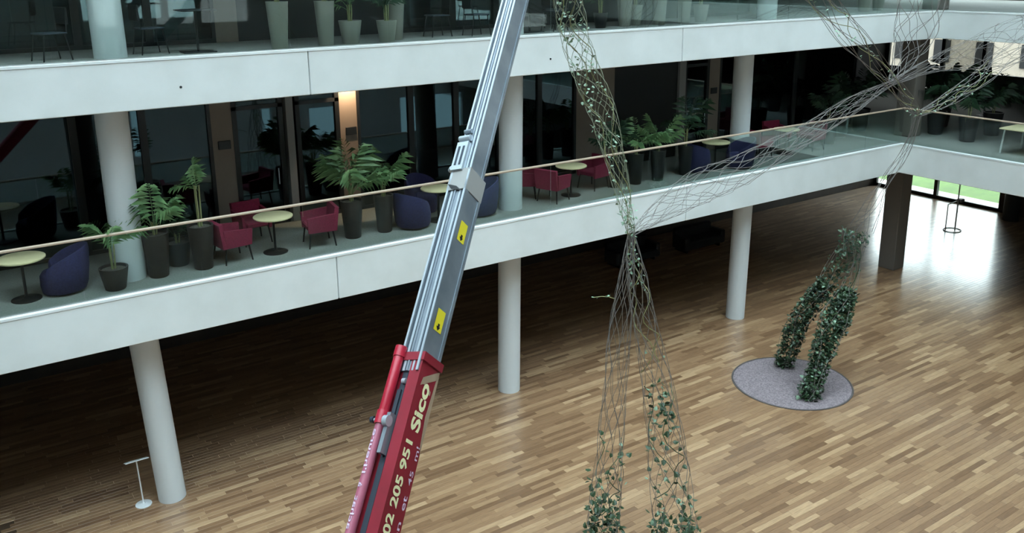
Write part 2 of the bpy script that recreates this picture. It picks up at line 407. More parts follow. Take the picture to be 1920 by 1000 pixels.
lo = bpy.data.objects.new('lamp', ld); COL.objects.link(lo); lo.parent = t; lo.location = (0, 0, -.1); lo.rotation_euler = (.5, 0, 0)
for (x, z) in ((3.68, 8.0), (11.45, 7.98)):
    o = MB().tube([(x, EY-.004, z), (x, EY+.01, z)], .022, 12).build('anchor_hole', M['dark']); o.parent = bpy.data.objects['trim_2']
# small ceiling lights at the far end of the middle gallery
for (x, y_) in ((19.9, 16.6), (20.7, 16.6), (21.6, 16.9), (22.3, 16.6)):
    o = empty('ceiling_light', (x, y_, F2-.8)); tag(o, 'small white round ceiling light under the upper slab at the far end', 'light', 'ceiling lights under the upper slab')
    MB().lathe([(.09, -.03), (.11, -.03), (.11, .0)], 16).build('housing', M['white'], o)

# ------------------------------------------------------------------ balustrades
def balustrade(z, xw, lab, rail=True):
    t = empty('glass_balustrade', (0, EY+.2, z)); tag(t, lab, 'balustrade')
    gy = .02-.1
    a = -9.9
    gx = xw+.12
    while a < gx-.1:
        b = min(a+1.95, gx); MB().box(a+.006, b-.006, gy-.008, gy+.008, -.05, 1.08).build('glass_panel', M['balg'], t); a = b
    b = gy
    while b > -20:
        c = max(b-1.95, -21); MB().box(gx-.008, gx+.008, c+.006, b-.006, -.05, 1.08).build('glass_panel', M['balg'], t); b = c
        if c <= -21: break
    MB().rbox(-9.9, gx+.03, gy-.03, gy+.03, 1.08, 1.125, .012).build('handrail', M['rail'], t)
    MB().rbox(gx-.03, gx+.03, -21, gy-.03, 1.08, 1.125, .012).build('handrail', M['rail'], t)
    MB().box(-9.9, gx+.03, gy-.03, gy+.03, -.005+.0, .035).build('glass_channel', M['lite'], t)
balustrade(F1, W1, 'clear glass balustrade with thin wooden handrail along the middle gallery')
balustrade(F2, W2, 'clear glass balustrade along the upper gallery')

# ------------------------------------------------------------------ furniture prototypes
def make_table(dark_top=False, top=None, r=.38, name='round_table'):
    t = empty(name, (0, 0, 0))
    MB().lathe([(r-.012, .715), (r, .722), (r, .742), (r-.012, .75)], 40).build('tabletop', top or M['wood'], t, smooth=40)
    MB().lathe([(.025, .02), (.022, .72)], 14).build('pole', M['black'], t, smooth=40)
    MB().lathe([(.24, 0), (.24, .012), (.05, .03), (.03, .05)], 32).build('base', M['black'], t, smooth=40)
    return t
def make_armchair():
    t = empty('armchair', (0, 0, 0))       # faces +x
    MB().rbox(-.22, .28, -.23, .23, .36, .47, .025).build('seat', M['red'], t)
    b = MB(); b.add([(-.30,-.30,.32),(-.2,-.30,.32),(-.2,.30,.32),(-.30,.30,.32),(-.36,-.31,.80),(-.28,-.30,.81),(-.28,.30,.81),(-.36,.31,.80)],
          [(0,3,2,1),(4,5,6,7),(0,1,5,4),(1,2,6,5),(2,3,7,6),(3,0,4,7)])
    b.build('backrest', M['red'], t)
    for s in (-1, 1):
        a = MB(); y0, y1 = (.24, .30) if s > 0 else (-.30, -.24); o_ = .03*s
        a.add([(-.22,y0,.32),(.27,y0,.32),(.27,y1,.32),(-.22,y1,.32),(-.28,y0+o_,.68),(.29,y0+o_,.63),(.29,y1+o_,.63),(-.28,y1+o_,.68)],
              [(0,3,2,1),(4,5,6,7),(0,1,5,4),(1,2,6,5),(2,3,7,6),(3,0,4,7)])
        a.build('armrest', M['red'], t)
    for sx in (-1, 1):
        for sy in (-1, 1):
            MB().tube([(.22*sx, .24*sy, .36), (.27*sx, .28*sy, 0)], [.02, .015], 8).build('leg', M['black'], t)
    return t
def make_tub():
    t = empty('lounge_chair', (0, 0, 0))   # faces +x; soft high back
    s = MB(); prof = [(.26, .0), (.34, .03), (.36, .16), (.355, .34), (.31, .41), (.15, .43), (.02, .432)]
    s.lathe(prof, 28); s.v = [(v[0]*1.05+.05, v[1]*.98, v[2]) for v in s.v]
    s.build('seat', M['navy'], t, smooth=60)
    b = MB(); nA = 26; sec = 10
    vs = []; fs = []
    for i in range(nA+1):
        a = math.radians(180-128+256*i/nA); f = abs(i/nA-.5)*2
        top = .86-.34*(f**1.6); R = .37; th = .085*(1-.25*f)
        lean = .10*(1-f)
        for k in range(sec):
            q = 2*math.pi*k/sec
            zc = (top+.06)/2; hz = (top-.02)/2
            rad = R+th*math.cos(q)*(.75 if math.sin(q) > .5 else 1)
            z = zc+hz*math.copysign(abs(math.sin(q))**.6, math.sin(q)); rad += lean*max(0, (z-.3))/.56*1.1
            vs.append((rad*math.cos(a)+.02, rad*math.sin(a), max(z, .02)))
    for i in range(nA):
        for k in range(sec):
            l = (k+1) % sec; fs.append((i*sec+k, i*sec+l, (i+1)*sec+l, (i+1)*sec+k))
    fs.append(tuple(range(sec))); fs.append(tuple(nA*sec+k for k in range(sec)))
    b.add(vs, fs); b.build('backrest', M['navy'], t, smooth=60)
    return t
protoT = make_table(); protoA = make_armchair(); protoN = make_tub(); protoN.scale = (.9, .9, .95)
index_kids()
used = set()
def place(proto, x, y_, z, rz, label, cat, group):
    if proto.name not in used: o = proto; used.add(proto.name)
    else: o = copy_tree(proto)
    o.location = (x, y_, z); o.rotation_euler = (0, 0, math.radians(rz)); return tag(o, label, cat, group)
TG = 'round pale wood tables on the middle gallery'; AG = 'burgundy armchairs on the middle gallery'; NG = 'navy lounge chairs on the middle gallery'
for x, y_, l in ((1.0, 16.38, 'round pale wood table cut by the left frame edge, beside a navy lounge chair'),
                 (5.38, 16.42, 'round pale wood table between the three burgundy armchairs nearest the boom'),
                 (9.12, 16.5, 'round pale wood table half hidden behind the crane boom'),
                 (12.85, 16.55, 'round pale wood table with burgundy armchairs just past the central column'),
                 (17.85, 16.55, 'round pale wood table between two far navy lounge chairs'),
                 (20.95, 16.7, 'farthest round pale wood table, among burgundy chairs near the gallery corner')):
    place(protoT, x, y_, F1, 0, l, 'table', TG)
for x, y_, rz, l in ((4.55, 16.45, 8, 'burgundy armchair beside the tall brown pot, facing the table to its right'),
                     (5.25, 17.35, -85, 'burgundy armchair behind the round table, facing the atrium'),
                     (6.3, 16.42, 172, 'burgundy armchair with its arm to the railing, beside the big potted palm'),
                     (11.85, 17.1, -35, 'burgundy armchair against the central column, behind another one'),
                     (12.2, 16.4, 20, 'burgundy armchair nearest the railing just right of the central column'),
                     (13.75, 16.8, 190, 'burgundy armchair partly behind the hanging vine'),
                     (20.0, 16.9, 0, 'burgundy armchair directly right of the far round column'),
                     (21.4, 17.4, -100, 'burgundy armchair behind the farthest table'),
                     (22.1, 16.7, 180, 'farthest burgundy armchair, beside the corner plants')):
    place(protoA, x, y_, F1, rz, l, 'chair', AG)
for x, y_, rz, l in ((1.62, 16.45, 170, 'navy lounge chair beside the low potted palm at the left'),
                     (8.42, 16.4, 20, 'navy lounge chair between the tall pot and the crane boom'),
                     (9.2, 17.4, -90, 'navy lounge chair behind the table, partly behind the boom'),
                     (10.15, 16.4, 172, 'navy lounge chair between the boom and the central column'),
                     (17.15, 16.6, 15, 'navy lounge chair beside the row of three charcoal pots'),
                     (18.5, 16.25, 165, 'navy lounge chair in front of the far round column')):
    place(protoN, x, y_, F1, rz, l, 'chair', NG)

# ------------------------------------------------------------------ potted palms
def frond_mesh(L, droop, w, nl, seed, m):
    rnd = random.Random(seed); b = MB(); pts = []
    for i in range(9):
        t = i/8; pts.append((L*(t*.95-.1*t*t), 0, L*(.75*t-droop*t*t)))
    b.tube(pts, [.007*(1-.7*i/8) for i in range(9)], 4)
    def at(t):
        q = t*8; i = min(int(q), 7); f = q-i
        return V(pts[i]).lerp(V(pts[i+1]), f)
    for k in range(nl):
        t = .22+.78*k/(nl-1); p = at(t); ll = w*math.sin(math.pi*(.16+.80*(t-.22)/.78))**.8*rnd.uniform(.85, 1.1)
        for s in (-1, 1):
            d = V((.75+rnd.uniform(-.25, .3), s, -.05+rnd.uniform(-.25, .35))).normalized()*ll; side = V((.5, 0, .2)).normalized()*.0055
            tip = p+d+V((0, 0, -.45*ll)); mid = p+d*.5+V((0, 0, .05*ll))
            b.add([p, mid+side, tip, mid-side], [(0, 1, 2), (0, 2, 3)])
    o = b.build('frond', m); me = o.data; bpy.data.objects.remove(o); return me
FM = {m: [frond_mesh(.85, .45, .36, 10, 1, M[m]), frond_mesh(1.0, .33, .38, 11, 2, M[m]), frond_mesh(.78, .65, .33, 9, 3, M[m])] for m in ('leaf', 'leafd')}
def pot_obj(h, r, m, parent, name='pot'):
    po = MB().lathe([(r*.68, 0), (r*.72, .01), (r, h-.03), (r*1.02, h), (r*.9, h), (r*.88, h-.06)], 28).build(name, M[m], parent, smooth=40)
    MB().lathe([(r*.86, h-.1), (r*.86, h-.045), (r*.4, h-.03)], 20).build('soil', M['soil'], po)
def palm(x, y_, z, h, r, pm_, n, sc_, label, group, stemh=.25, lm='leaf', seed=0, up=.35):
    rnd = random.Random(seed); t = empty('potted_palm', (x, y_, z)); tag(t, label, 'plant', group)
    pot_obj(h, r, pm_, t)
    s = MB()
    for q in range(3):
        a = q*2.1; s.tube([(.03*math.cos(a), .03*math.sin(a), h-.05), (.05*math.cos(a), .05*math.sin(a), h+stemh)], [.018, .012], 6)
    s.build('stem', M['stem'], t)
    n = max(5, int(n*.72))
    for i in range(n):
        o = bpy.data.objects.new('frond', FM[lm][rnd.randrange(3)]); COL.objects.link(o); o.parent = t
        a = 2*math.pi*(i*.382+rnd.uniform(-.06, .06)); el = rnd.uniform(-.1, 1.0)*up*2.7
        o.location = (.03*math.cos(a), .03*math.sin(a), h+stemh*rnd.uniform(.5, 1)-.02)
        o.rotation_euler = (rnd.uniform(-.25, .25), -el, a); q = sc_*rnd.uniform(.8, 1.12); o.scale = (q, q, q)
    return t
PG = 'potted palms on the middle gallery'
palm(2.36, 16.05, F1, .40, .24, 'pot', 8, .85, 'thin potted palm in a low wide brown pot in front of the column', PG, .42, seed=3)
palm(3.15, 16.30, F1, .82, .235, 'pot', 15, .95, 'bushy palm in a tall brown pot right of the left gallery column', PG, .2, seed=8, up=.3)
palm(3.62, 16.75, F1, .46, .24, 'potd', 9, .7, 'low dark potted palm tucked behind two tall brown pots', PG, .15, lm='leafd', seed=5)
palm(3.95, 16.28, F1, .84, .235, 'pot', 7, .6, 'sparse bare-stemmed palm in a tall brown pot beside the burgundy armchair', PG, .75, seed=11, up=.5)
palm(7.05, 16.45, F1, .80, .23, 'pot', 19, 1.05, 'largest bright green palm in a tall brown pot beside the burgundy armchair', PG, .25, seed=2)
palm(7.78, 16.45, F1, .80, .21, 'pot', 13, 1.0, 'arching palm in a tall brown pot beside the navy lounge chair', PG, .25, seed=6)
palm(14.25, 16.55, F1, .8, .19, 'potd', 12, .9, 'dark palm in a charcoal pot hidden behind the hanging vine', PG, .25, lm='leafd', seed=9)
palm(14.9, 16.5, F1, .8, .2, 'potd', 15, .95, 'dense palm in the charcoal pot just right of the hanging vine', PG, .25, seed=10)
palm(15.62, 16.45, F1, .8, .2, 'potd', 14, .9, 'dense palm in the middle one of three charcoal pots', PG, .2, seed=12)
palm(16.65, 16.5, F1, .8, .2, 'potd', 13, .95, 'palm in the charcoal pot beside the far navy lounge chair', PG, .45, lm='leafd', seed=13)
CG = 'big dark palms in the gallery corner'
for i, (x, y_, s, l) in enumerate(((23.3, 17.0, 1.0, 'dark palm directly right of the farthest burgundy armchair'), (24.6, 17.5, 1.2, 'dark palm left of the square corner column, second from the armchairs'),
        (26.0, 17.75, 1.2, 'dark palm right behind the square corner column'), (27.4, 15.9, 1.5, 'tallest dark palm just right of the square corner column'),
        (27.0, 14.6, 1.1, 'shorter dark palm on the wing close to the handrail'), (28.6, 14.7, 1.3, 'dark palm on the wing nearest the long pale table'), (28.9, 16.6, 1.5, 'dark palm deep in the wing in front of the windows'))):
    palm(x, y_, F1, .75, .3, 'potd', 16, s, l, CG, .35, lm='leafd', seed=20+i)
UG = 'taupe plant pots on the upper gallery'
for i, (x, y_, h, r, s, l) in enumerate((
        (5.62, 15.98, .86, .2, 1, 'tall taupe pot nearest the upper left column, with a blue tag'), (6.62, 16.2, .84, .19, 1, 'second tall taupe pot right of the upper left column'),
        (7.15, 16.25, .45, .22, .8, 'low taupe pot next to two tall ones on the upper gallery'), (7.87, 16.12, .43, .2, .9, 'low taupe pot left of the crane boom on the upper gallery'),
        (8.3, 16.6, .8, .2, .9, 'tall taupe pot behind the low pot left of the boom'), (13.7, 16.55, .36, .17, .7, 'low dark pot right of the hanging net on the upper gallery'),
        (14.5, 16.6, .95, .2, 1, 'first tall taupe pot right of the hanging net'), (14.98, 16.75, .5, .18, .7, 'small taupe pot between tall ones, upper gallery'),
        (15.55, 16.5, .95, .2, 1, 'second tall taupe pot right of the hanging net'), (16.5, 16.6, .95, .2, 1, 'third tall taupe pot right of the hanging net'),
        (17.1, 16.6, .45, .2, .7, 'low taupe pot before the far upper column'),
        (24.6, 17, .8, .22, 1, 'taupe pot at the far end of the upper gallery'), (25.6, 17.2, .8, .22, 1, 'taupe pot just before the upper gallery corner'))):
    palm(x, y_, F2, h, r, 'potp' if 'dark' not in l else 'potd', 10, s, l, UG, .3, lm='leafd' if i % 2 else 'leaf', seed=40+i, up=.6)

# ------------------------------------------------------------------ upper gallery furniture (dark)
def make_cafe():
    t = empty('cafe_chair', (0, 0, 0))
    MB().rbox(-.21, .21, -.2, .2, .43, .46, .01).build('seat', M['steeld'], t)
    MB().rbox(-.25, -.22, -.19, .19, .58, .86, .01).build('backrest', M['black'], t)
    for sx in (-1, 1):
        for sy in (-1, 1):
            MB().tube([(.17*sx, .17*sy, .43), (.24*sx, .2*sy, 0)], .011, 6).build('leg', M['black'], t)
    for sy in (-1, 1): MB().tube([(-.2, .17*sy, .44), (-.235, .17*sy, .85)], .01, 6).build('upright', M['black'], t)
    return t
protoC = make_cafe(); index_kids()
for x, y_, rz, l in ((3.5, 16.6, 10, 'black cafe chair right of the upper left column'), (1.9, 16.4, 200, 'black cafe chair left of the upper left column'),
                     (10.2, 16.5, 0, 'black cafe chair left of the boom on the upper gallery'), (11.3, 16.9, 170, 'black cafe chair behind the boom on the upper gallery'),
                     (12.3, 16.5, 10, 'black cafe chair below the work basket'), (12.9, 17.2, 170, 'black cafe chair between boom and hanging net'), (9.4, 16.8, 180, 'black cafe chair after the taupe pots')):
    place(protoC, x, y_, F2, rz, l, 'chair', 'black cafe chairs on the upper gallery')
for x, y_, l, s in ((.55, 16.5, 'bar table with pale top at the upper left frame edge', .9), (4.25, 16.35, 'thin bar table with flat square foot right of the upper left column', 0), (11.6, 16.5, 'dark table behind the boom on the upper gallery', .8)):
    t = empty('bar_table', (x, y_, F2)); tag(t, l, 'table')
    w2 = .38 if s else .3
    MB().rbox(-w2, w2, -.3, .3, .73, .755, .008).build('tabletop', M['wood'] if s == .9 else M['black'], t)
    MB().tube([(0, 0, .02), (0, 0, .73)], .022, 10).build('pole', M['black'], t)
    MB().rbox(-.28, .28, -.2, .2, 0, .02, .006).build('base', M['black'], t)

# ------------------------------------------------------------------ right wing furniture
t = empty('long_table', (26.6, 12.3, F1)); tag(t, 'pale wood table on the right wing behind the handrail', 'table')
MB().rbox(-.7, .7, -.8, .8, .72, .76, .01).build('tabletop', M['wood'], t)
for sx in (-1, 1):
    for sy in (-1, 1): MB().tube([(.55*sx, .7*sy, .72), (.6*sx, .74*sy, 0)], .025, 8).build('leg', M['white'], t)
for x, y_, l in ((32.6, 19.1, 'small white round table under the far window, left one'), (32.2, 16.9, 'small white round table in the dark wing, right one')):
    t = make_table(top=M['white']); t.location = (x, y_, F1); tag(t, l, 'table', 'white round tables in the right wing')
for x, y_, l in ((22.6, 21.6, 'dark low sofa in shadow under the gallery'), (19.6, 21.8, 'dark low sofa deep under the gallery behind the net')):
    t = empty('sofa', (x, y_, 0)); tag(t, l, 'sofa', 'dark sofas under the gallery')
    MB().rbox(-.9, .9, -.4, .3, .12, .42, .05).build('seat', M['black'], t)
    MB().rbox(-.9, .9, .2, .42, .12, .8, .05).build('backrest', M['black'], t)
    for s in (-1, 1):
        MB().rbox(.9*s-.1, .9*s+.1, -.4, .3, .12, .6, .04).build('armrest', M['black'], t)
        MB().box(.8*s-.03, .8*s+.03, -.3, .3, 0, .12).build('leg', M['black'], t)

# sign stand beside the leaning column
t = empty('sign_stand', (2.40, 16.35, 0)); tag(t, 'slim white sign stand with flat top and round foot beside the leaning column', 'stand')
MB().lathe([(.15, 0), (.15, .012), (.03, .03), (.02, .06)], 28).build('base', M['white'], t, smooth=40)
MB().tube([(0, 0, .02), (-.03, .02, .93)], .013, 10).build('pole', M['white'], t)
o = MB().rbox(-.21, .21, -.13, .13, -.008, .008, .004).build('top_plate', M['white'], t); o.location = (-.03, .02, .94); o.rotation_euler = (-.42, 0, 0)
# white coat-stand like frame by the window
t = empty('hoop_stand', (32.0, 17.45, 0)); tag(t, 'white tubular stand with hoop base in the glare before the ground floor window', 'stand')
MB().tube([(.34*math.cos(a), .3*math.sin(a), .02) for a in [math.pi*2*i/20 for i in range(21)]], .018, 6).build('hoop_base', M['white'], t)
MB().tube([(-.3, .1, .02), (-.3, .1, 1.05), (.28, .1, 1.1)], .022, 8).build('frame', M['white'], t)
MB().tube([(0, -.1, .02), (0, -.1, 2.05)], .025, 8).build('pole', M['white'], t)
MB().tube([(.3, .05, .02), (.3, .05, 1.1)], .022, 8).build('frame', M['white'], t)
MB().rbox(.2, .5, -.1, .1, 1.08, 1.2, .03).build('top', M['lite'], t)

# ------------------------------------------------------------------ rope nets and climbing plants
def catmull(P, n):
    P = [V(p) for p in P]; out = []
    Q = [P[0]*2-P[1]]+P+[P[-1]*2-P[-2]]
    for i in range(1, len(Q)-2):
        for k in range(n):
            t = k/n; a, b, c, d = Q[i-1:i+3]
            out.append(.5*((2*b)+(c-a)*t+(2*a-5*b+4*c-d)*t*t+(3*b-a-3*c+d)*t**3))
    out.append(P[-1]); return out
def lerp_list(R, n):
    out = []
    for i in range(len(R)-1):
        for k in range(n): t = k/n; out.append(R[i]*(1-t)+R[i+1]*t)
    out.append(R[-1]); return out
class Sleeve:
    def __init__(s, pts, rads, n=8):
        s.p = catmull(pts, n); s.r = lerp_list(rads, n); N = len(s.p); s.x = []; s.y = []
        t0 = (s.p[1]-s.p[0]).normalized(); x = t0.cross(V((.3, .9, .1))).normalized()
        for i in range(N):
            t = (s.p[min(i+1, N-1)]-s.p[max(i-1, 0)]).normalized(); x = (x-t*x.dot(t)).normalized()
            s.x.append(x.copy()); s.y.append(t.cross(x))
        s.N = N
    def at(s, t, a, k=1.0):
        q = t*(s.N-1); i = min(int(q), s.N-2); f = q-i
        p = s.p[i].lerp(s.p[i+1], f); r = s.r[i]*(1-f)+s.r[i+1]*f
        x = s.x[i].lerp(s.x[i+1], f); y_ = s.y[i].lerp(s.y[i+1], f)
        return p+(x*math.cos(a)+y_*math.sin(a))*r*k
def net(sl, strands, turns, rad, name, m, parent, steps=60, seed=1, jit=.12):
    rnd = random.Random(seed); b = MB()
    for i in range(strands):
        a0 = 2*math.pi*i/strands*1.0+rnd.uniform(-.2, .2); sg = 1 if i % 2 else -1; ph = rnd.uniform(0, 6)
        pts = []
        for k in range(steps+1):
            t = k/steps
            a = a0+sg*turns*t*2*math.pi*.25+.12*math.sin(t*turns*9+ph)
            pts.append(sl.at(t, a, 1+jit*.5*math.sin(t*23+ph)))
        b.tube(pts, rad, 4, caps=False)
    return b.build(name, m, parent)
def leaf_me(name, m, sz):
    b = MB(); s = sz
    b.add([(0, 0, 0), (.42*s, .18*s, -.06*s), (.34*s, .62*s, -.1*s), (0, 1.05*s, -.05*s), (-.34*s, .62*s, -.1*s), (-.42*s, .18*s, -.06*s), (0, .5*s, .05*s)],
          [(0, 1, 6), (1, 2, 6), (2, 3, 6), (3, 4, 6), (4, 5, 6), (5, 0, 6)])
    o = b.build(name, m); me = o.data; bpy.data.objects.remove(o); return me
IV = leaf_me('leaf', M['ivy'], .098); IVL = leaf_me('leaf', M['ivyl'], .07)
def rand_rot(rnd): return (rnd.uniform(-1.1, .9), rnd.uniform(-.7, .7), rnd.uniform(0, 6.28))
def vine_parts(sl, spots, label, cat, group, root, seed, light=False, szf=1.0):
    """spots: (t0, t1, count, spread)"""
    rnd = random.Random(seed); t = empty('climbing_plant', root); tag(t, label, cat, group); R = V(root)
    lo, hi = min(s[0] for s in spots), max(s[1] for s in spots)
    b = MB()
    for q in range(2):
        a0 = q*2.6; b.tube([sl.at(lo+(hi-lo)*k/24, a0+1.5*math.sin(k*.5+q), .9)-R for k in range(25)], .007, 4)
    b.build('stem', M['stem'] if light else M['leafd'], t)
    for (t0, t1, c, sp_) in spots:
        for i in range(c):
            o = bpy.data.objects.new('leaf', IVL if (light or rnd.random() < .12) else IV); COL.objects.link(o); o.parent = t
            p = sl.at(rnd.uniform(t0, t1), rnd.uniform(0, 6.28), rnd.uniform(.5, sp_)); o.location = p-R; o.rotation_euler = rand_rot(rnd)
            q = rnd.uniform(.7, 1.2)*szf; o.scale = (q, q, q)
    return t
def vine_stuff(sl, spots, label, cat, root, seed, light=False, sz=.07, mix=.1):
    rnd = random.Random(seed); t = empty('climbing_plant', root); tag(t, label, cat); R = V(root)
    for lf, m in ((0, M['ivy']), (1, M['ivyl'])):
        b = MB()
        for (t0, t1, c, sp_) in spots:
            for i in range(int(c*(mix if lf else 1-mix))):
                p = sl.at(rnd.uniform(t0, t1), rnd.uniform(0, 6.28), rnd.uniform(.35, sp_))-R
                from mathutils import Euler
                mt = Euler(rand_rot(rnd)).to_matrix(); s = sz*rnd.uniform(.7, 1.3)
                vs = [(0, 0, 0), (.42, .18, -.06), (.34, .62, -.1), (0, 1.05, -.05), (-.34, .62, -.1), (-.42, .18, -.06), (0, .5, .05)]
                b.add([p+mt @ V(v)*s for v in vs], [(0, 1, 6), (1, 2, 6), (2, 3, 6), (3, 4, 6), (4, 5, 6), (5, 0, 6)])
        if b.v:
            o = b.build('foliage', m, t); o['kind'] = 'stuff'
    lo, hi = min(s[0] for s in spots), max(s[1] for s in spots); b = MB()
    for q in range(2): b.tube([sl.at(lo+(hi-lo)*k/20, q*2.6+1.5*math.sin(k*.5+q), .8)-R for k in range(21)], .008, 4)
    b.build('stem', M['leafd'], t)
    return t
nets = empty('rope_net', (8.7, 9.4, 0)); tag(nets, 'branching grey rope climbing net hung across the atrium', 'net')
def netp(sl, *a, **k):
    o = net(sl, *a, **k); o.parent = nets; o.matrix_parent_inverse = Matrix.Translation((-8.7, -9.4, 0)); return o
A = V((8.61, 9.6, 5.98))
legL = Sleeve([(8.20, 9.75, 0), (8.24, 9.7, 0.88), (8.31, 9.67, 1.96), (8.37, 9.65, 3.18), (8.45, 9.62, 4.44), (8.54, 9.6, 5.31), A], [0.31, 0.28, 0.23, 0.19, 0.17, 0.122, 0.05])
legR = Sleeve([(9.37, 9.05, 0), (9.30, 9.1, 0.80), (9.22, 9.2, 1.87), (9.10, 9.35, 3.09), (8.89, 9.5, 4.38), (8.71, 9.55, 5.28), A], [0.38, 0.36, 0.32, 0.27, 0.2, 0.15, 0.05])
netp(legL, 14, 5, .0045, 'net_sleeve', M['rope'], None, seed=3)
netp(legR, 14, 5, .0045, 'net_sleeve', M['rope'], None, seed=4)
upA = Sleeve([A, (8.45, 9.6, 6.58), (8.22, 9.6, 7.34), (7.96, 9.6, 7.99), (7.68, 9.6, 8.53), (7.49, 9.6, 9.05), (7.38, 9.6, 9.55), (7.28, 9.6, 10.5), (7.3, 9.7, 15.4)], [0.056, 0.11, 0.16, 0.2, 0.2, 0.19, 0.2, 0.2, .15])
netp(upA, 14, 8, .0036, 'net_sleeve', M['ropeg'], None, steps=80, seed=5)
C = V((17.38, 11.2, 7.41)); Bn = V((19.05, 11.5, 6.53))
arm = Sleeve([A, (9.51, 9.9, 6.14), (10.53, 10.1, 6.32), (11.89, 10.4, 6.40), (13.83, 10.7, 6.71), (15.84, 11, 7.12), C, (19.65, 11.5, 7.68), (22.05, 11.7, 7.80), (23.9, 11.9, 7.94), (26.1, 12.2, 8.08)], [0.04, 0.17, 0.293, 0.284, 0.2, 0.17, 0.058, 0.185, 0.46, 0.6, 0.6])
netp(arm, 16, 9, .0042, 'net_sleeve', M['rope'], None, steps=150, seed=6)
upB = Sleeve([(12.31, 10, 10.03), (13.49, 10.2, 9.30), (14.93, 10.5, 8.55), (16.95, 11, 7.59), (18.32, 11.3, 6.87), Bn], [0.222, 0.208, 0.244, 0.135, 0.16, 0.062])
netp(upB, 10, 3, .006, 'net_sleeve', M['rope'], None, steps=60, seed=7)
upC = Sleeve([(18.0, 11.2, 14.8), (18.10, 11.2, 10.47), (18.21, 11.2, 9.15), (18.03, 11.2, 8.36), (17.70, 11.2, 7.81), C], [.4, 0.56, 0.49, 0.4, 0.2, 0.058])
netp(upC, 14, 3, .006, 'net_sleeve', M['rope'], None, seed=8)
armB = Sleeve([Bn, (20.09, 11.4, 6.82), (21.20, 11.3, 7.25), (22.35, 11.2, 7.76), (24.86, 11.2, 8.29), (26.1, 11.2, 8.5)], [0.062, 0.16, 0.2, 0.25, 0.3, .3])
netp(armB, 10, 3, .006, 'net_sleeve', M['rope'], None, seed=9)
downB = Sleeve([Bn, (18.89, 11.6, 5.72), (18.39, 11.8, 4.85), (18.16, 12.1, 3.78)], [0.062, 0.09, 0.12, 0.3])
netp(downB, 8, 2, .006, 'net_sleeve', M['rope'], None, seed=10)
vB1 = Sleeve([(17.22, 13.3, 0), (17.23, 13.15, 0.75), (17.30, 13.0, 1.36), (17.57, 12.8, 1.92), (17.81, 12.65, 2.36), (18.07, 12.4, 3.04), (18.11, 12.2, 3.69)], [0.24, 0.27, 0.25, 0.27, 0.22, 0.3, 0.3])
vB2 = Sleeve([(16.19, 11.8, 0), (16.45, 11.83, 0.41), (16.68, 11.87, 0.88), (16.94, 11.92, 1.27), (17.29, 12.0, 1.70), (17.62, 12.05, 2.01), (17.89, 12.1, 2.35), (18.12, 12.15, 2.97), (18.15, 12.2, 3.69)], [0.24, 0.25, 0.25, 0.28, 0.34, 0.29, 0.18, 0.14, 0.25])
netp(vB1, 8, 2, .005, 'net_sleeve', M['rope'], None, seed=11)
netp(vB2, 8, 2, .005, 'net_sleeve', M['rope'], None, seed=12)
VG = 'ivy plants climbing the rope net'
vine_stuff(vB1, [(0, .66, 1500, 1.05), (.64, 1, 260, 1.1)], 'dense dark ivy leg at the back of the gravel circle', 'plant', (17.15, 13.25, 0), 31, sz=.085)
vine_stuff(vB2, [(0, .42, 1100, 1.05), (.42, .74, 1300, 1.05), (.74, 1, 80, 1.2)], 'dense dark ivy leg at the front of the gravel circle', 'plant', (16.3, 11.85, 0), 32, sz=.085)
vine_parts(legL, [(.0, .14, 60, 1.15), (.14, .255, 190, 1.15), (.25, .29, 14, 1.2), (.28, .42, 30, 1.5)], 'dark ivy climbing the left foot of the near rope net', 'plant', VG, (8.1, 9.7, 0), 33)
vine_parts(legR, [(.0, .14, 40, 1.15), (.14, .25, 110, 1.15), (.25, .44, 44, 1.15), (.44, .54, 70, .7)], 'dark ivy climbing the right foot of the near rope net', 'plant', VG, (9.22, 9.0, 0), 34)
vine_parts(legR, [(.58, .62, 3, 1), (.78, 1, 44, .9)], 'pale young leaves just below the knot of the near net', 'plant', VG, tuple(legR.at(.6, 0)), 35, light=True, szf=.8)
vine_parts(upA, [(0, .12, 60, 1.5), (.12, .45, 90, 1.1), (.45, .8, 100, 1)], 'pale green vine winding up the net beside the boom', 'plant', VG, tuple(A), 36, light=True, szf=.75)
vine_parts(upB, [(.1, .5, 26, .9), (.5, 1, 22, 1.2)], 'sparse vine on the upper net before the far wall', 'plant', VG, tuple(Bn), 37, light=True, szf=.9)
vine_parts(armB, [(0, .5, 36, 1.1)], 'sparse vine on the net above the right handrail', 'plant', VG, (21.9, 11.0, 7.75), 38, light=True, szf=.9)
# stray shoot with pale buds to the left of the near net
t = empty('vine_shoot', (8.2, 9.6, 5.0)); tag(t, 'lone horizontal shoot with pale buds sticking out of the near net', 'plant')
MB().tube([(.12, 0, .0), (0, 0, .06), (-.15, 0, .10), (-.3, 0, .12)], .006, 4).build('stem', M['stem'], t)
for i, (x, z) in enumerate(((-.3, .12), (-.22, .1), (-.08, .08), (0, .07))):
    o = bpy.data.objects.new('leaf', IVL); COL.objects.link(o); o.parent = t; o.location = (x, 0, z); o.rotation_euler = (0, i, i*2); o.scale = (.7,)*3

